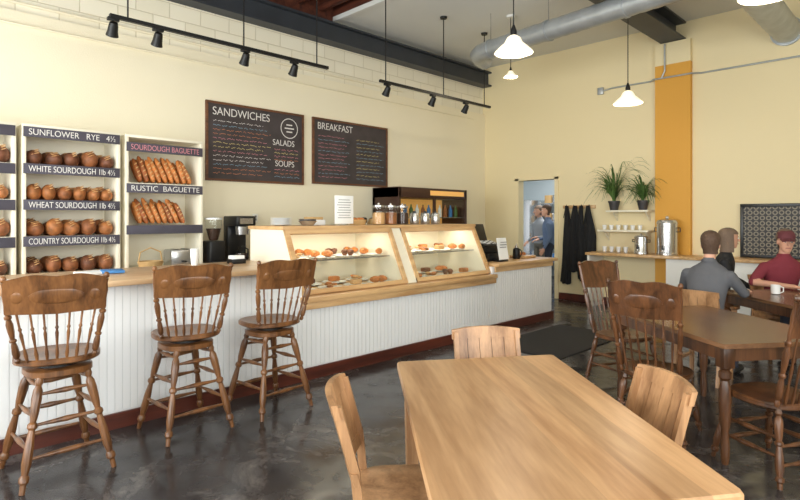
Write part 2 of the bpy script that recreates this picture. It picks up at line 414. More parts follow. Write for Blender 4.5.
for k in range(3):
    b=B(); b.lathe([(.055,0),(.06,.01),(.06,.13),(.05,.145)],M_steel,(-4.8,5.06+k*.2,zt),seg=18); b.lathe([(.05,.145),(.02,.15),(.02,.165),(.001,.17)],M_black,(-4.8,5.06+k*.2,zt),seg=14)
    b.obj('steel_canister')
b=B()
for k in range(7): b.lathe([(.05,0),(.06,.002),(.11,.012),(.109,.015),(.05,.006),(.001,.006)],M_plate,(-4.85,3.12,zt+.011*k),seg=20)
b.obj('plate_stack')
b=B()
for k in range(2): b.lathe([(.05,0),(.06,.002),(.1,.05),(.097,.05),(.05,.008),(.001,.006)],M_steel,(-4.75,3.38,zt+.02*k),seg=20)
b.obj('mixing_bowl')
b=B(); b.box((-4.95,3.6,zt+.03),(.2,.18,.06),M_paper,None,.006); b.box((-4.95,3.6,zt+.075),(.17,.14,.03),M_basket,None,.006); b.obj('paper_bag_stack')
b=B(); b.lathe([(.09,0),(.11,.06),(.105,.06),(.085,.008),(.001,.006)],M_basket,(-4.85,4.15,zt),seg=16); 
for k in range(7): b.ell((-4.85+.05*math.cos(k),4.15+.05*math.sin(k),zt+.06),(.035,.03,.025),M_bag)
b.obj('roll_basket')
b=B()
bx,by,bz=-4.62,6.3,.906
b.box((bx,by,bz+.055),(.42,.42,.11),M_black,None,.01); b.box((bx-.03,by,bz+.16),(.34,.38,.1),M_blackm,None,.012)
b.box((bx-.12,by,bz+.36),(.05,.34,.3),M_black,Matrix.Rotation(rad(-18),3,'Y'),.012)
b.box((bx+.05,by,bz+.225),(.2,.34,.03),M_black,Matrix.Rotation(rad(14),3,'Y'),.004)
for i in range(4):
    for j in range(7): b.box((bx+.11-.04*i,by-.135+.045*j,bz+.228+.01*i+.012),(.028,.034,.012),M_paper if (i+j)%3 else M_grey)
b.obj('cash_register')
b=B(); b.box((-4.3,6.28,1.08),(.006,.22,.3),M_paper,Matrix.Rotation(rad(-10),3,'Y')); b.box((-4.33,6.28,.922),(.12,.2,.03),M_black,None,.004)
for k in range(6): b.box((-4.292+.005*(2-k)*.98,6.28,1.17-.035*k),(.001,.15,.01),M_grey,Matrix.Rotation(rad(-10),3,'Y'))
b.obj('price_card_stand')
b=B(); b.lathe([(.05,0),(.055,.01),(.05,.14),(.03,.16)],M_blackm,(-4.45,6.85,.906)); b.lathe([(.03,.16),(.012,.2),(.005,.22)],M_steel,(-4.45,6.85,.906)); b.tube([(-4.4,6.85,.93),(-4.36,6.85,.97),(-4.36,6.85,1.02),(-4.4,6.85,1.05)],.008,M_blackm); b.obj('coffee_thermos')
b=B(); b.box((-4.5,7.1,.926),(.26,.32,.04),M_caseoak,None,.01)
for k in range(5): b.ell((-4.55+.04*(k%2),6.99+.05*k,.965),(.035,.03,.025),M_bag)
b.obj('sample_tray')
b=B(); b.box((-4.75,1.34,1.072),(.22,.18,.015),M_paper,Matrix.Rotation(.3,3,'Z')); b.box((-4.72,1.47,1.076),(.2,.16,.02),M_blue,Matrix.Rotation(-.2,3,'Z'),.004); b.obj('folded_napkins')
b=B()
for k in range(4): b.lathe([(.028,0),(.038,.09),(.04,.092),(.036,.092),(.026,.006)],M_paper,(-4.95,2.25,1.063+.02*k),seg=14)
b.obj('paper_cups')
b=B(); b.box((-4.85,2.62,1.085),(.12,.14,.045),M_blackm,None,.004); b.box((-4.85,2.62,1.115),(.1,.12,.05),M_paper,None,.003); b.obj('napkin_holder')
b=B(); b.box((-4.7,.55,1.066),(.3,.42,.006),M_paper,Matrix.Rotation(.25,3,'Z')); b.box((-4.66,.6,1.072),(.29,.2,.004),M_paper,Matrix.Rotation(-.1,3,'Z')); b.obj('newspaper')
# ---------------------------------------------------------------- back counter on left wall
b=B(); XB0=-6.79; XB1=-6.18
b.b2(XB0,XB1,-.6,5.95,0.08,.86,M_white); b.b2(XB0,XB1-.05,-.6,5.95,0,.08,M_black); b.b2(XB0,XB1+.03,-.62,5.97,.86,.9,M_maple,.006)
y=-.5
while y<5.7: b.b2(XB1,XB1+.015,y+.02,y+.58,.14,.8,M_white,.004); b.cyl((XB1+.03,y+.5,.5),(XB1+.03,y+.5,.62),.006,M_steel); y+=.62
b.obj('back_counter')
XF=-6.35
def rack(y0,y1,rows,texts,zb=.902,zt_=2.39):
    b=B(); t=.035
    for y in (y0,y1-t): b.b2(XB0,XF,y,y+t,zb,zt_,M_casew,.003)
    b.b2(XB0,XB0+.015,y0+t,y1-t,zb,zt_,M_casew); b.b2(XB0,XF,y0,y1,zt_,zt_+.03,M_casew,.003)
    for z in rows: b.b2(XB0+.015,XF,y0+t,y1-t,z-.02,z,M_casew)
    for (z,s_,col) in texts:
        b.b2(XF+.002,XF+.017,y0+.01,y1-.01,z-.05,z+.05,M_label,.002)
    o=b.obj('bread_rack')
    for (z,s_,col) in texts:
        if s_:
            t_=txt(s_,.086,(XF+.02,y0+.05,z-.029),RX,col,o,off=-.004)
            bpy.context.view_layer.update()
            w=t_.dimensions.x; t_.scale=(min(1.3,(y1-y0-.11)/w),1,1)
    return o
rows=[2.03,1.68,1.32,.94]
rack(.22,1.12,rows,[(2.34,'',M_chalk),(1.975,'MULTIGRAIN',M_chalk),(1.625,'',M_chalk),(1.265,'ZUCCHINI',M_chalk)])
rack(1.165,2.06,rows,[(2.345,'SUNFLOWER   RYE   4½',M_chalk),(1.985,'WHITE SOURDOUGH 1lb 4½',M_chalk),(1.63,'WHEAT SOURDOUGH 1lb 4½',M_chalk),(1.27,'COUNTRY SOURDOUGH 1lb 4½',M_chalk)])
rack(2.11,2.99,[1.89,1.42,.94],[(2.285,'SOURDOUGH BAGUETTE',M_chp),(1.83,'RUSTIC  BAGUETTE',M_chalk),(1.37,'',M_chalk)])
for (p,q) in ((.27,1.08),(1.21,2.02)):
    b=B()
    for ri,z in enumerate(rows):
        n=6 if ri==1 else 5
        for row in (0,1):
            for k in range(n):
                y=p+(q-p)*(k+.5)/n+random.uniform(-.012,.012)
                m=random.choice([[M_crust2,M_crust2,M_crust3],[M_crust,M_crust3,M_crust],[M_crust,M_crust3,M_crust2],[M_crust2,M_crust3,M_crust2]][ri])
                h=random.uniform(.064,.086)*(1 if n==6 else 1.08); x=-6.46-.21*row
                rz=Matrix.Rotation(random.uniform(-.5,.5),3,'Z')@Matrix.Rotation(random.uniform(-.15,.15),3,'X'); wy=(.068 if n==6 else .08)*random.uniform(.9,1.04)
                b.ell((x,y,z+h*.95),(.1,wy,h),m,rz,14)
                for j in (-1,0,1):
                    a=.5+.35*j
                    b.ell((x+.1*math.sin(a+.25)*.93,y,z+h*.95+h*math.cos(a+.25)*.97),(.005,wy*.55,.006),M_flour,rz@Matrix.Rotation(.35,3,'X')@Matrix.Rotation(a,3,'Y'),8)
    b.obj('bread_loaves')
b=B()
for z,n,wd in ((1.89,9,.64),(1.42,8,.56)):
    for row in (0,1):
        for k in range(n):
            y=2.2+wd*(k+.3)/n+.03*row; x=-6.43-.12*row
            m=random.choice([M_bag,M_bag,M_bag2])
            p0=V((x,y+.08,z+.02)); L=random.uniform(.27,.34)-.02*(z<1.5); d=V((-.3,-.28+random.uniform(-.12,.08),1)).normalized()
            pts=[p0+d*L*t for t in (0,.06,.2,.4,.6,.8,.94,1)]
            b.tube(pts,[.010,.022,.030,.033,.033,.029,.02,.008],m,9)
            for j in range(4):
                c=p0+d*L*(.25+.17*j)+V((.030,0,.004)); b.ell(c,(.005,.021,.008),M_flour,Matrix.Rotation(.7,3,'X'),8)
b.obj('baguettes')
b=B(); b.lathe([(.1,0),(.13,.1),(.135,.12),(.12,.12),(.095,.01),(.001,.008)],M_basket,(-6.12,2.35,.902),seg=18); b.tube([(-6.12,2.22,1.0),(-6.12,2.24,1.12),(-6.12,2.35,1.17),(-6.12,2.46,1.12),(-6.12,2.48,1.0)],.008,M_basket); o=b.obj('wicker_basket'); o.location=(-.16,0,0)
b=B(); b.box((-6.47,2.76,1.03),(.24,.3,.2),M_steel,None,.02); b.box((-6.47,2.7,1.131),(.16,.03,.006),M_black); b.box((-6.47,2.82,1.131),(.16,.03,.006),M_black); b.box((-6.34,2.76,.99),(.02,.05,.02),M_black,None,.004); b.lathe([(.02,0),(.015,.02)],M_black,(-6.4,2.68,.91)); b.obj('toaster')
b=B(); x,y,z=-6.4,3.15,.901
b.box((x,y,z+.16),(.24,.2,.32),M_black,None,.02); b.box((x+.11,y,z+.06),(.12,.16,.03),M_black,None,.006); b.lathe([(.05,.32),(.06,.34),(.1,.5),(.1,.58)],M_glass,(x,y,z),cap=False); b.lathe([(.045,.325),(.055,.34),(.088,.47)],M_bean,(x,y,z)); b.lathe([(.105,.58),(.1,.6),(.01,.61)],M_paper,(x,y,z)); b.obj('coffee_grinder')
b=B(); y=3.5
b.box((x,y,z+.03),(.36,.26,.06),M_black,None,.01); b.box((x-.12,y,z+.29),(.12,.26,.5),M_black,None,.015); b.box((x,y,z+.56),(.36,.27,.13),M_black,None,.02)
b.lathe([(.07,0),(.085,.02),(.085,.1),(.05,.16),(.055,.18)],M_glass,(x+.07,y,z+.07),cap=False); b.lathe([(.07,.003),(.08,.02),(.08,.08)],M_bean,(x+.07,y,z+.07)); b.lathe([(.08,0),(.09,.1)],M_steel,(x+.07,y,z+.39)); b.tube([(x+.155,y,z+.22),(x+.21,y,z+.21),(x+.21,y,z+.12),(x+.155,y,z+.1)],.01,M_black)
b.box((x+.181,y,z+.56),(.004,.18,.07),M_steel); b.obj('coffee_brewer')
b=B(); b.lathe([(.08,0),(.085,.02),(.085,.26),(.06,.3),(.06,.34),(.02,.36)],M_steel,(-6.35,3.86,.901)); b.box((-6.27,3.86,1.23),(.1,.03,.03),M_black,None,.006); b.obj('coffee_airpot')
b=B(); b.box((XL+.012,3.95,1.5),(.02,.08,.12),M_socket,None,.003); b.box((XL+.024,3.95,1.52),(.004,.03,.03),M_grey); b.box((XL+.024,3.95,1.48),(.004,.03,.03),M_grey); b.obj('electrical_outlet')
for k in range(6):
    b=B(); b.lathe([(.04,0),(.045,.3+.04*(k%2)),(.048,.3+.04*(k%2))],M_paper,(-6.45+.12*(k%2),4.2+.16*k,.901),seg=12)
    for j in range(5): b.lathe([(.049,0),(.046,.008)],M_paper,(-6.45+.12*(k%2),4.2+.16*k,1.2+.03*j),seg=12)
    b.obj('paper_cup_stack')
for k in range(4):
    b=B(); yy_=5.2+.2*k; b.lathe([(.07,0),(.08,.02),(.08,.5+.05*(k%2)),(.06,.54+.05*(k%2))],[M_steel,M_casew,M_steel,M_basket][k],(-6.4,yy_,.901),seg=18); b.lathe([(.062,.54+.05*(k%2)),(.05,.6),(.01,.61)],M_black,(-6.4,yy_,.901),seg=14); b.obj('storage_canister')
b=B(); x0,x1,y0,y1=-6.76,-6.15,6.12,7.86
b.b2(x0,x1-.06,y0,y1,.0,.1,M_black); b.b2(x0,x0+.05,y0,y1,.1,2.0,M_brownc); b.b2(x0,x1,y0,y0+.05,.1,2.0,M_brownc,.004); b.b2(x0,x1,y1-.05,y1,.1,2.0,M_brownc,.004); b.b2(x0,x1,y0,y1,.1,.3,M_brownc,.004); b.b2(x0,x1,y0,y1,1.83,2.0,M_brownc,.01)
b.b2(x1-.03,x1-.005,(y0+y1)/2-.03,(y0+y1)/2+.03,.3,1.83,M_brownc); b.b2(x1-.02,x1-.012,y0+.05,y1-.05,.3,1.83,M_glass)
b.b2(x0+.05,x0+.06,y0+.05,y1-.05,.3,1.83,M_lit); b.b2(x1,x1+.008,y0+.75,y1-.1,1.88,1.96,M_lit)
for z in (.7,1.1,1.5):
    b.b2(x0+.06,x1-.05,y0+.05,y1-.05,z,z+.015,M_steel)
    for k in range(11): b.lathe([(.03,0),(.033,.01),(.033,.13),(.012,.18),(.012,.21)],[M_crust,M_blue,M_green,M_paper][k%4],(x1-.15,y0+.15+k*.145,z+.015),seg=10)
b.obj('display_refrigerator')
# ---------------------------------------------------------------- chalkboards
def scrib(b,y,z,w,m,h=.022,x=0):
    c=y
    while c<y+w:
        L=min(random.uniform(.04,.12),y+w-c)
        n=max(3,int(L/.011)); pz=z
        for k in range(n):
            y0_=c+L*k/n; z1=z+random.uniform(-.5,.5)*h
            pts=[(x,y0_,pz-.003),(x,y0_+L/n,z1-.003),(x,y0_+L/n,z1+.003),(x,y0_,pz+.003)]
            b.poly(pts,m); pz=z1
        c+=L+.022
def menu(y0,y1,z0,z1):
    b=B(); x=XL
    b.b2(x+.001,x+.02,y0,y1,z0,z1,M_board); t=.03
    b.b2(x+.001,x+.035,y0-t,y1+t,z1,z1+t,M_frame); b.b2(x+.001,x+.035,y0-t,y1+t,z0-t,z0,M_frame); b.b2(x+.001,x+.035,y0-t,y0,z0,z1,M_frame); b.b2(x+.001,x+.035,y1,y1+t,z0,z1,M_frame)
    return b
xb=XL+.023
cols=[M_chalk,M_chp,M_chy,M_chp,M_cho,M_chb]
b=menu(3.26,4.72,2.02,3.0)
for k in range(13): scrib(b,3.33,2.78-.057*k,.74+.12*((k*7)%3)/2,cols[(k*5+k//3)%6],x=xb)
for k in range(4): scrib(b,4.25,2.48-.05*k,.4,cols[(k+1)%6],x=xb)
for k in range(3): scrib(b,4.25,2.19-.05*k,.42,cols[(k+3)%6],x=xb)
n=28
for r0,r1 in ((.135,.147),):
    for k in range(n):
        a0=2*math.pi*k/n;a1=2*math.pi*(k+1)/n
        b.poly([(xb,4.5+r*math.cos(a),2.8+r*math.sin(a)) for r,a in ((r0,a0),(r1,a0),(r1,a1),(r0,a1))],M_chalk)
for j in (-1,0,1): b.poly([(xb,4.5-.08+.03*abs(j),2.8+.05*j-.009),(xb,4.5+.08-.03*abs(j),2.8+.05*j-.009),(xb,4.5+.08-.03*abs(j),2.8+.05*j+.009),(xb,4.5-.08+.03*abs(j),2.8+.05*j+.009)],M_chalk)
o=b.obj('chalkboard_menu')
txt('SANDWICHES',.15,(xb+.001,3.32,2.855),RX,M_chalk,o,.9,off=-.004)
txt('SALADS',.12,(xb+.001,4.22,2.54),RX,M_chalk,o,.88,off=-.004)
txt('SOUPS',.12,(xb+.001,4.26,2.24),RX,M_chalk,o,.92,off=-.004)
b=menu(4.94,6.44,2.05,3.0)
for k in range(12): scrib(b,5.02,2.76-.057*k,.5+.12*((k*5)%3)/2,cols[(k*4+1)%6],x=xb)
for k in range(12): scrib(b,5.78,2.76-.057*k,.5+.1*((k*5)%2),cols[(k*3+2)%6],x=xb)
o=b.obj('chalkboard_menu')
txt('BREAKFAST',.15,(xb+.001,5.0,2.86),RX,M_chalk,o,.9,off=-.004)
# ---------------------------------------------------------------- track lights
def track(y0,y1,rods,heads):
    b=B(); x=-5.5; z=3.38
    b.box((x,(y0+y1)/2,z),(.04,y1-y0,.035),M_blackm)
    for y in rods:
        zt2=5.12 if y<5.3 else ZC
        b.cyl((x,y,z),(x,y,zt2),.008,M_blackm,seg=8); b.lathe([(.05,-.03),(.055,0)],M_blackm,(x,y,zt2))
    for y in heads:
        b.box((x,y,z-.03),(.05,.1,.03),M_blackm,None,.004); b.cyl((x,y,z-.03),(x,y,z-.1),.01,M_blackm)
        d=V((-.55,.05,-.8)).normalized(); c=V((x,y,z-.11))
        b.lathe([(.02,-.06),(.036,-.05),(.042,-.02),(.046,.03),(.056,.075),(.05,.075),(.03,.03)],M_blackm,c,d,14)
    b.obj('track_light')
track(1.69,4.22,(1.85,3.06,4.05),(1.72,2.13,3.08,3.72))
track(5.11,7.66,(5.22,6.45,7.5),(5.25,6.2,7.0))
def pendant(x,y,z,r=.175):
    b=B(); k=r/.175
    b.lathe([(.175*k,0),(.17*k,.012*k),(.12*k,.06*k),(.085*k,.09*k),(.06*k,.14*k),(.03*k,.16*k),(.024*k,.158*k),(.05*k,.13*k),(.075*k,.085*k),(.11*k,.052*k),(.165*k,.004*k)],M_shade,(x,y,z),seg=28,cap=False)
    b.lathe([(.028*k,.15*k),(.03*k,.2*k),(.02*k,.23*k),(.008,.26*k)],M_blackm,(x,y,z)); b.cyl((x,y,z+.2*k),(x,y,ZC),.006,M_blackm,seg=6); b.lathe([(.06,-.03),(.065,0)],M_white,(x,y,ZC))
    b.ell((x,y,z+.07*k),(.035*k,.035*k,.045*k),M_shade)
    o=b.obj('pendant_lamp')
    l=bpy.data.lights.new('pendant_bulb','POINT'); l.energy=12; l.color=(1,.85,.65); l.shadow_soft_size=.05
    lo=bpy.data.objects.new('pendant_bulb',l); sc.collection.objects.link(lo); lo.location=(x,y,z-.02); lo.parent=o
pendant(-2.83,4.31,3.02); pendant(-2.83,6.86,2.93); pendant(-.88,4.45,3.03); pendant(-4.74,7.14,3.66,.105)
# ducts
b=B(); zd=4.05; pa=V((-4.95,6.83,zd)); pb=V((-1.6,6.45,zd)); d=(pb-pa).normalized()
pts=[pa+V((-.3,.36,-.03)),pa+V((-.3,.22,-.02)),pa+V((-.25,.1,-.01)),pa+V((-.14,.03,0)),pa]
n=44
for k in range(1,n+1): pts.append(pa+(pb-pa)*k/n)
rr=[.14,.13,.13,.13,.13]+[.13+(.006 if k%2 else 0) for k in range(n)]
b.tube(pts,rr,M_galv,20)
for t in (.02,.33,.66):
    c=pa+(pb-pa)*t; b.lathe([(.145,-.02),(.145,.02)],M_galv,c,d,20)
    b.cyl(c+V((0,0,.13)),c+V((0,0,.54)),.006,M_steel,seg=6)
pts=[];rr=[]
n=60
for k in range(n+1): pts.append(V((-1.6,3.0+(YB-.04-3.0)*k/n,4.12))); rr.append(.17+(.006 if k%2 else 0))
b.tube(pts,rr,M_galv,20); b.lathe([(.2,-.03),(.2,.0)],M_galv,(-1.6,YB-.01,4.12),(0,1,0),20)
for y in (4,6.0,8): b.cyl((-1.6,y,4.29),(-1.6,y,ZC-.01),.006,M_steel,seg=6)
b.obj('spiral_duct')
b=B(); b.tube([(-4.25,YB-.03,3.72),(-4.1,YB-.03,3.74),(-3.45,YB-.03,3.74),(-3.38,YB-.12,3.74),(-2.8,YB-.12,3.74),(-2.7,YB-.03,3.74),(-.2,YB-.03,3.74)],.014,M_galv)
b.box((-4.3,YB-.03,3.72),(.1,.05,.12),M_galv,None,.004); b.tube([(-3.25,YB-.12,3.74),(-3.2,YB-.12,3.85),(-3.2,YB-.12,4.28)],.014,M_galv); b.obj('electrical_conduit')
b=B(); b.tube([(XL+.02,.5,3.5),(XL+.02,8.9,3.5)],.012,M_wallL)
b.tube([(XL-.04,1.0,3.74),(XL-.04,6.9,3.74)],.016,M_wallL); b.obj('electrical_conduit')
# ---------------------------------------------------------------- back wall furniture
b=B()
b.b2(-4.32,-2.84,8.72,YB-.1,.88,.925,M_caseoak,.006); b.b2(-2.84,1.5,8.72,YB-.005,.88,.925,M_caseoak,.006); b.b2(-4.32,-3.37,YB-.1,YB-.005,.88,.925,M_caseoak)
b.b2(-3.05,1.4,8.8,YB-.1,.08,.88,M_white); b.b2(-3.05,1.4,8.84,YB-.1,0,.08,M_black); b.b2(-4.3,-4.26,8.76,YB-.01,0,.88,M_white)
x=-3.03
while x<1.2: b.b2(x+.02,x+.56,8.785,8.8,.14,.82,M_white,.004); b.cyl((x+.5,8.77,.5),(x+.5,8.77,.62),.006,M_steel); x+=.6
b.obj('side_counter')
b=B()
for z,x0_,x1_ in ((1.6,-4.1,-3.4),(1.27,-4.25,-3.4)):
    b.b2(x0_,x1_,YB-.28,YB-.002,z,z+.03,M_casew,.003)
    for x in (x0_+.08,x1_-.08): b.poly([(x,YB-.002,z),(x,YB-.2,z),(x,YB-.002,z-.16)],M_casew,(.02,0,0))
b.obj('display_shelf')
b=B()
for k in range(6): b.lathe([(.025,0),(.038,.08),(.04,.08)],[M_paper,M_plate][k%2],(-4.18+.12*k,YB-.14,1.302),seg=12)
b.obj('cups')
b=B()
for k in range(4): b.lathe([(.025,0),(.04,.09),(.036,.09),(.02,.01)],M_plate,(-4.15+.12*k,YB-.2,.927),seg=12)
b.obj('cups')
def plant(x,y,z,n,L,pr=.09,wd=.02):
    b=B(); b.lathe([(pr*.7,0),(pr,.13),(pr*1.08,.13),(pr*1.08,.155),(pr*.95,.155),(pr*.9,.13)],M_pot,(x,y,z),seg=16)
    b.lathe([(pr*.9,.13),(.001,.135)],M_bean,(x,y,z),seg=16)
    i=b.mi(M_green)
    for k in range(n):
        a=random.uniform(0,6.28); l=L*random.uniform(.55,1.1); up=random.uniform(.8,1.75); prev=None
        for j in range(9):
            t=j/8; r_=l*t*(.35+.4*t); h=l*(up*t-.95*t*t*t)
            yy_=y+math.sin(a)*r_
            if yy_>YB-.02: yy_=YB-.02-.002*k/n
            c=V((x+math.cos(a)*r_,yy_,z+.14+h)); w=wd*.5*(1-t*.85)
            s_=V((.75,-.66,0))*w if abs(math.sin(a))<.8 else V((1,0,0))*w
            cur=(b.bm.verts.new(c-s_+V((0,0,-.3*w))),b.bm.verts.new(c+s_+V((0,0,.3*w))))
            if prev:
                f=b.bm.faces.new((prev[0],prev[1],cur[1],cur[0])); f.material_index=i
            prev=cur
    b.obj('potted_spider_plant')
plant(-4.0,YB-.17,1.632,85,.78,wd=.026); plant(-3.52,YB-.17,1.632,80,.52,wd=.028)
def urn(x,y,r,h):
    b=B(); z=.926
    b.lathe([(r*1.05,0),(r*1.05,.03),(r,.04),(r,h*.8),(r*1.04,h*.8),(r*1.04,h*.84),(r*.9,h*.9),(r*.2,h*.95),(r*.15,h),(.002,h+.01)],M_steel,(x,y,z),seg=24)
    b.box((x,y-r-.03,z+.1),(.03,.07,.03),M_black,None,.005); b.cyl((x,y-r-.055,z+.1),(x,y-r-.055,z+.15),.01,M_black); b.cyl((x,y-r-.055,z+.1),(x,y-r-.055,z+.06),.009,M_steel)
    for s_ in (-1,1): b.tube([(x+s_*r,y,z+h*.6),(x+s_*(r+.04),y,z+h*.6),(x+s_*(r+.04),y,z+h*.7),(x+s_*r,y,z+h*.7)],.008,M_black)
    b.obj('coffee_urn')
urn(-3.10,9.0,.15,.6); urn(-3.48,8.95,.1,.32)
def latmat():
    m,nt,bs=newmat('lattice_pattern'); N=nt.nodes; L=nt.links
    tc=N.new('ShaderNodeTexCoord'); sp=N.new('ShaderNodeSeparateXYZ'); L.new(tc.outputs['Object'],sp.inputs[0])
    def M(op,a,b_=None,v=None):
        n=N.new('ShaderNodeMath'); n.operation=op; L.new(a,n.inputs[0])
        if b_ is not None: L.new(b_,n.inputs[1])
        if v is not None: n.inputs[1].default_value=v
        return n.outputs[0]
    u=M('SUBTRACT',M('FRACT',M('MULTIPLY',sp.outputs[0],v=13)),v=.5); w=M('SUBTRACT',M('FRACT',M('MULTIPLY',sp.outputs[2],v=13)),v=.5)
    r=M('SQRT',M('ADD',M('MULTIPLY',u,u),M('MULTIPLY',w,w)))
    g=M('LESS_THAN',M('ABSOLUTE',M('SUBTRACT',r,v=.34)),v=.1)
    mx=N.new('ShaderNodeMix'); mx.data_type='RGBA'; L.new(g,mx.inputs[0]); mx.inputs[6].default_value=C(30,28,30); mx.inputs[7].default_value=C(132,122,104)
    L.new(mx.outputs[2],bs.inputs['Base Color']); bs.inputs['Roughness'].default_value=.5
    return m
b=B(); b.b2(-2.12,-1.08,YB-.06,YB-.03,.97,1.66,latmat()); 
for (a0,a1,c0,c1) in ((-2.16,-1.04,.926,.97),(-2.16,-1.04,1.66,1.705),(-2.16,-2.12,.97,1.66),(-1.08,-1.04,.97,1.66)): b.b2(a0,a1,YB-.075,YB-.02,c0,c1,M_black,.003)
b.obj('lattice_panel')
b=B()
b.box((-4.71,YB-.017,1.7),(.62,.03,.06),M_caseoak,None,.004)
for k in range(4):
    x=-4.92+.145*k; b.cyl((x,YB-.02,1.7),(x,YB-.09,1.72),.008,M_steel)
    w=.055+.022*((k*3)%2); zb_=[.32,.55,.40,.62][k]
    rings=[]
    for j in range(11):
        t=j/10; z=1.72-(1.72-zb_)*t; wr=.03+w*min(1,t*2.0)*(1+.18*math.sin(t*7+k*2))
        ring=[]
        for q in range(20):
            a=2*math.pi*q/20; fold=1+.22*math.sin(a*5+k+t*2)
            ring.append(V((x+wr*fold*math.cos(a)+.022*math.sin(t*4+k*1.7),YB-.085+min(.05,wr*.7)*fold*math.sin(a),z+.03*math.sin(a*2+k)*(t>.95))))
        rings.append(ring)
    b.loft(rings,M_apron)
    b.tube([(x-.05,YB-.1,1.5),(x-.02,YB-.09,1.68),(x,YB-.09,1.74),(x+.02,YB-.09,1.68),(x+.05,YB-.13,1.1),(x+.06,YB-.13,.6)],.006,M_apron)
b.obj('hanging_aprons')
b=B(); b.b2(-3.85,-2.9,5.3,7.0,0,.012,M_rubber,.004); b.obj('floor_mat')
# ---------------------------------------------------------------- chairs
def sring(a,bb,z,n=28,p=.75,dy=0):
    r=[]
    for k in range(n):
        t=2*math.pi*k/n; c,s_=math.cos(t),math.sin(t)
        r.append(V((a*math.copysign(abs(c)**p,c),dy+bb*math.copysign(abs(s_)**p,s_),z)))
    return r
def pressback(m,sh,bh,bar,swivel=0):
    b=B(); a,d=.225,.215
    b.loft([sring(a*.93,d*.93,sh-.04),sring(a,d,sh-.03),sring(a,d,sh-.008),sring(a*.95,d*.95,sh),sring(a*.6,d*.6,sh-.008),sring(a*.2,d*.2,sh-.01)],m)
    W=.25 if bar else .23
    zc=sh+(bh-sh)*(.56 if bar else .62); y0=-.17; lean=.28
    yy=lambda z:y0-lean*(z-sh)
    for sx in (-1,1):
        b.turned((sx*.185,y0,sh-.01),(sx*W*.93,yy(zc+.03)+.012,zc+.03),.016,m)
        b.turned((sx*W*.93,yy(zc+.02)+.012,zc+.02),(sx*W*.98,yy(bh-.02)+.02,bh-.02),.013,m,[(0,1),(.3,.8),(.6,1.1),(.85,.7),(1,.9)])
        b.ell((sx*W*.98,yy(bh)+.02,bh),(.017,.017,.02),m,None,8)
    def cr(u,v):
        top_=bh-.012+.028*math.cos(u*math.pi*.5)-.012*math.cos(u*math.pi*2.0)*.5
        z=zc+.012*abs(u)+(top_-zc)*v
        return V((W*.97*u,yy(z)-.02*(1-u*u)-.004,z))
    b.grid(cr,16,5,(0,.02,0),m)
    zm=(zc+bh)/2
    b.ell((0,yy(zm)-.022,zm),(W*.55,.007,(bh-zc)*.22),m,Matrix.Rotation(lean*.9,3,'X'),14)
    for sx in (-1,1): b.ell((sx*W*.74,yy(zm)-.013,zm),(W*.12,.006,(bh-zc)*.16),m,Matrix.Rotation(lean*.9,3,'X'),10)
    n=7
    for k in range(n):
        u=(k-(n-1)/2)/((n-1)/2)*.78
        b.turned((u*.18,y0-.01-.01*(1-u*u),sh-.01),(W*.97*u,yy(zc+.02)-.02*(1-u*u)+.006,zc+.02),.008,m,[(0,.8),(.15,1.3),(.3,.7),(.55,1.2),(.62,.7),(.66,1.3),(.7,.7),(1,.8)],8)
    if swivel: bmesh.ops.rotate(b.bm,verts=b.bm.verts[:],cent=(0,0,0),matrix=Matrix.Rotation(rad(swivel),3,'Z'))
    if bar:
        b.lathe([(.11,sh-.075),(.11,sh-.04)],M_blackm,seg=20); b.loft([sring(.17,.17,sh-.115),sring(.175,.175,sh-.11),sring(.175,.175,sh-.08),sring(.165,.165,sh-.075)],m)
        top=sh-.1; ti=.12; bo=.235
    else: top=sh-.03; ti=.16; bo=.225
    P=lambda sx,sy,z:V((sx*(ti+(bo-ti)*(top-z)/top),sy*(ti+(bo-ti)*(top-z)/top),z))
    for sx in (-1,1):
        for sy in (-1,1): b.turned(P(sx,sy,top),P(sx,sy,0),.022 if bar else .02,m)
    hs=((.17,.34,.5) if bar else (.12,.22))
    rp=[(0,.6),(.2,.75),(.4,1.1),(.5,1.25),(.6,1.1),(.8,.75),(1,.6)]
    for i,z in enumerate(hs):
        b.turned(P(-1,1,z),P(1,1,z),.013,m,rp); b.turned(P(-1,-1,z),P(1,-1,z),.013,m,rp)
        b.turned(P(-1,-1,z+.045),P(-1,1,z+.045),.013,m,rp); b.turned(P(1,-1,z+.045),P(1,1,z+.045),.013,m,rp)
    return b.mesh('pressback')
for (x,y,r,s_) in ((-3.785,.875,92,-16),(-3.86,1.69,92,-15),(-3.82,2.35,94,-6)): put('bar_stool',pressback(M_stool,.70,1.17,True,s_),(x,y,0),rad(r))
mc=pressback(M_chairdk,.45,1.07,False)
def chair(me,R_,D_,face,name):
    p=RD(R_,D_); return put(name,me,(p.x,p.y,0),rad(45+face))
chair(mc,1.80,3.84,-40,'spindle_back_chair')
chair(mc,2.25,3.30,16,'spindle_back_chair')
chair(mc,2.03,4.98,-158,'spindle_back_chair')
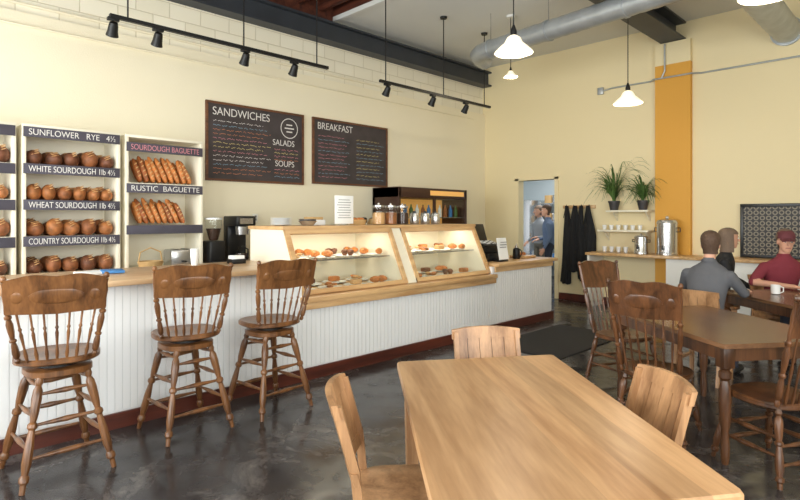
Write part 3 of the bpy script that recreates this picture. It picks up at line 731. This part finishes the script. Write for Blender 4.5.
def panel():
    b=B(); m=M_chairlt; sh=.45
    b.loft([sring(.21,.205,sh-.035,p=.5),sring(.215,.21,sh-.03,p=.5),sring(.215,.21,sh-.006,p=.5),sring(.205,.2,sh,p=.5),sring(.12,.12,sh-.006,p=.6)],m)
    b.b2(-.18,.18,.14,.16,sh-.09,sh-.035,m); 
    for sx in (-1,1):
        b.b2(sx*.165,sx*.185,-.16,.15,sh-.09,sh-.035,m)
        b.loft([[V((sx*.17+e*w,.155+f*w,z)) for e,f in ((-1,-1),(1,-1),(1,1),(-1,1))] for z,w in ((sh-.035,.021),(sh-.2,.02),(0,.014))],m)
        pts=[(0,-.235),(.25,-.19),(.45,-.18),(.6,-.195),(.832,-.26)]
        b.loft([[V((sx*.183+e*.012,y+f*.017,z)) for e,f in ((-1,-1),(1,-1),(1,1),(-1,1))] for z,y in pts],m)
        b.b2(sx*.163,sx*.18,-.18,.15,.17,.2,m)
    b.b2(-.17,.17,.14,.16,.22,.25,m)
    yy=lambda z:-.195-.29*(z-.6)
    def rail(z0,z1,ex=0):
        def f(u,v):
            z=z0+(z1-z0)*v+(.012*(1-u*u) if v>.5 and ex else 0); return V((.205*u,yy(z)-.035*(1-u*u)-.014,z))
        b.grid(f,14,3,(0,.022,0),m)
    rail(.79,.842,1); rail(.555,.60)
    for k in range(5):
        uc=(k-2)*.36
        def f(u,v):
            uu=uc+u*.172; z=.595+.2*v; return V((.205*uu,yy(z)-.035*(1-uu*uu)-.012,z))
        b.grid(f,4,2,(0,.015,0),m)
    return b.mesh('panelchair')
mp_=panel()
chair(mp_,.03,2.13,-88,'dining_chair')
chair(mp_,.83,2.25,94,'dining_chair')
chair(mp_,.54,2.98,187,'dining_chair')
# ---------------------------------------------------------------- tables
def table(name,cR,cD,rot,w,l,m,shear=0,square=False,mleg=None):
    b=B(); mleg=mleg or m
    W=V((w/2*math.cos(shear),w/2*math.sin(shear),0)); Lv=V((l/2*math.sin(shear),l/2*math.cos(shear),0))
    cs=[(-1,-1),(1,-1),(1,1),(-1,1)]
    def ring(s_,z):
        out=[]
        for (i,j) in cs:
            c=W*(i*s_)+Lv*(j*s_)
            for (k1,k2) in ((0,.02),(.006,.006),(.02,0)) if (i*j>0) else ((.02,0),(.006,.006),(0,.02)):
                q=c-W.normalized()*i*k1-Lv.normalized()*j*k2; q.z=z; out.append(q)
        return out
    b.loft([ring(.985,.718),ring(1,.722),ring(1,.743),ring(.992,.75)],m)
    aw,al=W*.86,Lv*.9
    for j in (-1,1):
        p=-aw+al*j; q=aw+al*j; c=(p+q)/2; b.box((c.x,c.y,.675),((q-p).length,.022,.085),mleg,Matrix.Rotation(shear,3,'Z'))
    for i in (-1,1):
        p=aw*i-al; q=aw*i+al; c=(p+q)/2; b.box((c.x,c.y,.675),(.022,(q-p).length,.085),mleg,Matrix.Rotation(-shear,3,'Z'))
    for (i,j) in cs:
        c=aw*i*.97+al*j*.97
        if square: b.loft([[V((c.x+e*k,c.y+f*k,z)) for e,f in ((-1,-1),(1,-1),(1,1),(-1,1))] for z,k in ((.72,.035),(.6,.035),(0,.024))],mleg)
        else:
            b.box((c.x,c.y,.655),(.075,.075,.13),mleg,None,.003)
            b.lathe([(.018,0),(.024,.03),(.026,.1),(.02,.2),(.03,.25),(.036,.4),(.03,.48),(.022,.51),(.037,.53),(.037,.56),(.024,.575),(.034,.59)],mleg,(c.x,c.y,0),seg=14)
    p=RD(cR,cD); return b.obj(name,(p.x,p.y,0),rad(45+rot))
table('dining_table',.465,2.18,7,.87,1.53,M_table,rad(3),True,M_chairlt)
table('dining_table',2.27,3.98,8,.9,1.36,M_tabledk,0,False,M_chairdk)
table('dining_table',3.76,5.1,3,.86,1.3,M_tabledk,0,False,M_chairdk)
# ---------------------------------------------------------------- people
def remesh(b,vox,it=4):
    me=b.mesh('tmp'); o=put('tmp',me)
    md=o.modifiers.new('r','REMESH'); md.mode='VOXEL'; md.voxel_size=vox
    s_=o.modifiers.new('s','SMOOTH'); s_.iterations=it; s_.factor=.5
    dg=bpy.context.evaluated_depsgraph_get(); dg.update()
    out=bpy.data.meshes.new_from_object(o.evaluated_get(dg)); bpy.data.objects.remove(o); return out
def segd(p,a,c):
    d=c-a; t=max(0,min(1,(p-a).dot(d)/max(1e-9,d.length_squared))); return (p-(a+d*t)).length,t
def addmesh(B_,me,mfun):
    vs=[B_.bm.verts.new(v.co) for v in me.vertices]
    for p in me.polygons:
        try: f=B_.bm.faces.new([vs[i] for i in p.vertices]); f.material_index=B_.mi(mfun(p.center))
        except ValueError: pass
def head(B_,M,skin,hair,style):
    t=B()
    rings=[(-.118,.018,.018,.05),(-.105,.04,.04,.04),(-.075,.055,.068,.018),(-.035,.066,.085,.005),(0,.072,.092,0),(.04,.076,.098,-.006),(.078,.068,.087,-.01),(.104,.044,.058,-.012),(.116,.015,.02,-.012)]
    def rg(z,rx,ry,yo,k=1,n=20): return [M@V((k*rx*math.cos(2*math.pi*q/n),yo+k*ry*math.sin(2*math.pi*q/n),z*(1+(k-1)*.9))) for q in range(n)]
    t.loft([rg(*r) for r in rings],skin)
    t.cap(M@V((0,.088,.008)),M@V((0,.11,-.026)),.008,.014,skin,8)
    for s_ in (-1,1): t.ell(M@V((s_*.074,-.008,-.012)),(.011,.02,.03),skin,M.to_3x3(),8)
    me=remesh(t,.006,3); addmesh(B_,me,lambda p:skin)
    for s_ in (-1,1):
        B_.ell(M@V((s_*.031,.084,.004)),(.014,.009,.008),M_eye,M.to_3x3(),8); B_.ell(M@V((s_*.031,.092,.004)),(.006,.004,.006),M_shoe,M.to_3x3(),8)
        B_.cap(M@V((s_*.018,.094,.024)),M@V((s_*.045,.086,.022)),.004,.003,hair,6)
    B_.cap(M@V((-.02,.09,-.062)),M@V((.02,.09,-.062)),.005,.005,M_lip,6)
    i=B_.mi(hair); n=24
    zs=[-.085,-.06,-.035,-.01,.02,.045,.07,.09,.105,.116] if style!='long' else [-.15,-.11,-.075,-.035,-.01,.02,.045,.07,.09,.105,.116]
    def interp(z):
        z=max(z,-.06 if style!='long' else -.03)
        for a,c in zip(rings[:-1],rings[1:]):
            if a[0]<=z<=c[0]:
                k=(z-a[0])/(c[0]-a[0]); return [a[j]+(c[j]-a[j])*k for j in range(1,4)]
        return rings[-1][1:]
    R=[]
    for z in zs:
        rx,ry,yo=interp(z); R.append([])
        for q in range(n):
            a=2*math.pi*q/n; w=1.12+.04*random.random()+(.05 if style=='long' else 0)
            R[-1].append(B_.bm.verts.new(M@V((w*rx*math.cos(a)+.002,yo-.008+w*ry*math.sin(a)*(.98),z*1.12+.004))))
    for j in range(len(zs)-1):
        for q in range(n):
            a=2*math.pi*(q+.5)/n; fy=math.sin(a); z=zs[j]
            if fy>.25 and z<.045: continue
            if fy>-.35 and z<-.04 and style!='long': continue
            if fy>-.05 and z<.0 and style!='long' : continue
            f=B_.bm.faces.new((R[j][q],R[j][(q+1)%n],R[j+1][(q+1)%n],R[j+1][q])); f.material_index=i
    f=B_.bm.faces.new(R[-1]); f.material_index=i
    if style=='cap':
        rr=[(.035,.086,.106,-.006),(.06,.086,.105,-.008),(.09,.078,.095,-.01),(.115,.055,.07,-.012),(.13,.018,.022,-.012)]
        B_.loft([rg(z,rx,ry,yo) for z,rx,ry,yo in rr],M_cap)
        B_.grid(lambda u,v:M@V((.07*u*(1-.15*v),.085+.085*v*(1-.35*u*u)-.03*u*u,.045-.018*v-.02*u*u)),8,4,M.to_3x3()@V((0,0,.006)),M_cap)
def hand(B_,w,d,nrm,side,skin,curl=.5):
    d=V(d).normalized(); nrm=V(nrm); nrm=(nrm-d*nrm.dot(d)).normalized(); x=d.cross(nrm)*side
    t=B(); 
    rot=Matrix((x,d,nrm)).transposed()
    t.ell(w+d*.045,(.04,.052,.016),skin,rot,12); t.cap(w-d*.02,w+d*.03,.024,.026,skin,8)
    for k,(o,l) in enumerate(((-.03,.062),(-.011,.078),(.009,.084),(.028,.074))):
        base=w+d*.08+x*(-o); c=base; dd=d.copy(); pts=[base-d*.02]
        for s_ in range(3):
            dd=(dd-nrm*curl*.55).normalized(); pts.append(c); c=c+dd*l/3
        pts.append(c); t.tube(pts,[.0095,.0095,.009,.008,.006],skin,7)
    b0=w+d*.02+x*.03; t.tube([b0-x*.015,b0+x*.012+d*.01,b0+x*.026+d*.035-nrm*.008,b0+x*.028+d*.058-nrm*.014],[.012,.012,.01,.007],skin,7)
    me=remesh(t,.0045,1); addmesh(B_,me,lambda p:skin)
def person(name,loc,rz,shirt,pants,hair,style,seated=True,lean=.12,elb=None,wri=None,yaw=0,pitch=0,short=False,scale=1):
    b=B(); t=B(); segs=[]; skin=M_skin
    zp=.53 if seated else .93
    def rg(c,rx,ry,n=20): return [V((c[0]+rx*math.cos(2*math.pi*q/n),c[1]+ry*math.sin(2*math.pi*q/n),c[2])) for q in range(n)]
    prof=[(-.075,.14,.10),(-.03,.175,.125),(.04,.175,.125),(.13,.155,.115),(.24,.165,.12),(.35,.185,.125),(.44,.185,.115),(.5,.15,.09),(.54,.085,.07),(.57,.055,.055)]
    cy=lambda dz:lean*max(0,dz)
    t.loft([rg((0,cy(dz),zp+dz),rx,ry) for dz,rx,ry in prof],shirt)
    segs.append((V((0,0,zp+.02)),V((0,cy(.45),zp+.45)),.14,.15,shirt)); segs.append((V((0,0,zp-.1)),V((0,0,zp-.04)),.15,.15,pants))
    def S(p0,p1,r0,r1,m):
        p0=V(p0);p1=V(p1); t.cap(p0,p1,r0,r1,m,12); segs.append((p0,p1,r0,r1,m))
    ny=cy(.5)
    S((0,ny,zp+.53),(0,ny+.03,zp+.66),.056,.05,skin)
    for s_ in (-1,1):
        hip=(s_*.09,.0,zp+.01 if seated else zp-.01)
        if seated:
            kn=(s_*.13,.42,.53); an=(s_*.14,.36,.09); toe=(s_*.15,.52,.04)
        else:
            kn=(s_*.1,.03,.49); an=(s_*.11,-.01,.08); toe=(s_*.13,.15,.04)
        S(hip,kn,.085,.062,pants); S(kn,an,.06,.042,pants); S((an[0],an[1]-.03,.046),toe,.044,.036,M_shoe)
        sh=(s_*.185,cy(.43),zp+.43)
        e=V(elb[0 if s_<0 else 1]); w=V(wri[0 if s_<0 else 1])
        S(sh,e,.058,.045,shirt)
        if short:
            S(sh,V(sh)+(e-V(sh))*.8,.062,.056,shirt)
        S(e,w,.042,.028,skin if short else shirt)
        dd=(w-e).normalized()
        hand(b,w+dd*.01,dd,(0,0,1) if abs(dd.z)<.7 else (s_*1,0,0),-s_,skin)
    me=remesh(t,.014,5)
    def cls(p):
        best=None
        for a,c,r0,r1,m in segs:
            d,tt=segd(p,a,c); r=r0+(r1-r0)*tt; q=d-r
            if best is None or q<best[0]: best=(q,m)
        return best[1]
    addmesh(b,me,cls)
    M=Matrix.Translation(V((0,ny+.045,zp+.72)))@Matrix.Rotation(rad(yaw),4,'Z')@Matrix.Rotation(rad(pitch),4,'X')
    head(b,M,skin,hair,style)
    b.lathe([(.064,0),(.068,.012),(.062,.03)],shirt,(0,ny+.002,zp+.545),(0,.2,1),18,cap=False)
    o=b.obj(name,loc,rz,ang=70); o.scale=(scale,)*3; return o
def seatp(name,R_,D_,face,**k):
    p=RD(R_,D_); person(name,(p.x,p.y,0),rad(45+face),**k)
    q=Matrix.Rotation(rad(45+face),3,'Z')@V((0,.02,0)); put('dining_chair',mp_,(p.x+q.x,p.y+q.y,0),rad(45+face))
seatp('seated_man',2.84,5.12,-48,shirt=M_shirtg,pants=M_jeans,hair=M_hairb,style='short',lean=.25,elb=[(-.27,.22,.80),(.27,.22,.80)],wri=[(-.10,.45,.79),(.22,.47,.79)],yaw=5)
seatp('seated_man',4.2,6.08,172,shirt=M_shirtm,pants=M_jeans,hair=M_hairg,style='cap',lean=.2,elb=[(-.33,.14,.8),(.33,.14,.8)],wri=[(-.12,.40,.79),(.1,.42,.79)],yaw=-12,pitch=-8,short=True)
seatp('seated_woman',3.90,6.72,-120,shirt=M_shirtb,pants=M_jeans,hair=M_hairg,style='long',lean=.15,elb=[(-.25,.12,.78),(.25,.12,.78)],wri=[(-.12,.32,.68),(.12,.34,.68)],yaw=20,scale=1)
person('standing_man',(-6.36,10.75,0),rad(160),shirt=M_shirtw,pants=M_khaki,hair=M_hairg,style='short',seated=False,lean=.03,elb=[(-.26,-.02,1.1),(.26,-.02,1.1)],wri=[(-.14,.2,1.08),(.24,.16,.98)],yaw=-20)
person('standing_man',(-5.84,10.2,0),rad(120),shirt=M_shirtbl,pants=M_jeans,hair=M_hairb,style='short',seated=False,lean=.03,elb=[(-.26,-.02,1.1),(.26,-.02,1.1)],wri=[(-.26,.1,.88),(.2,.2,1.05)],yaw=10)
b=B(); p=RD(3.7,5.4); b.lathe([(.03,0),(.04,.005),(.042,.09),(.038,.09),(.035,.01)],M_plate,(p.x,p.y,.751),seg=16); b.tube([(p.x+.04,p.y,.83),(p.x+.065,p.y,.82),(p.x+.065,p.y,.78),(p.x+.04,p.y,.765)],.005,M_plate); b.obj('coffee_mug')
# ---------------------------------------------------------------- lights
def area(name,loc,rot,sx,sy,e,col=(1,1,1)):
    l=bpy.data.lights.new(name,'AREA'); l.shape='RECTANGLE'; l.size=sx; l.size_y=sy; l.energy=e; l.color=col
    o=bpy.data.objects.new(name,l); sc.collection.objects.link(o); o.location=loc; o.rotation_euler=rot; return o
area('daylight_front_a',(-3.75,YF-.25,2.0),(rad(90),0,0),5.0,2.9,420,(.97,.98,1))
area('daylight_front_b',(.8,YF-.25,2.0),(rad(90),0,0),2.7,2.9,175,(.97,.98,1))
area('daylight_right',(XR+.25,1.4,2.0),(rad(90),0,rad(90)),5.0,2.7,280,(.97,.98,1))
area('kitchen_light',(-6,11.2,2.9),(0,0,0),1.5,1.5,75,(.93,.97,1))
for y in ((YC0+ym0)/2,(ym1+YC1)/2): area('case_light',(-4.72,y,1.375),(0,0,0),.2,1.15,6,(1,.93,.76))
w=bpy.data.worlds.new('sky'); sc.world=w; w.use_nodes=True
bg=w.node_tree.nodes['Background']; bg.inputs[0].default_value=(.92,.96,1,1); bg.inputs[1].default_value=1.3
sc.view_settings.view_transform='Standard'; sc.view_settings.exposure=0
# ---------------------------------------------------------------- camera
cd=bpy.data.cameras.new('camera'); cam=bpy.data.objects.new('camera',cd); sc.collection.objects.link(cam)
cd.sensor_width=36; cd.lens=548/800*36; cd.shift_y=-.04; cd.clip_start=.05
cam.location=(0,0,1.5); cam.rotation_euler=(rad(90),0,rad(45)); sc.camera=cam
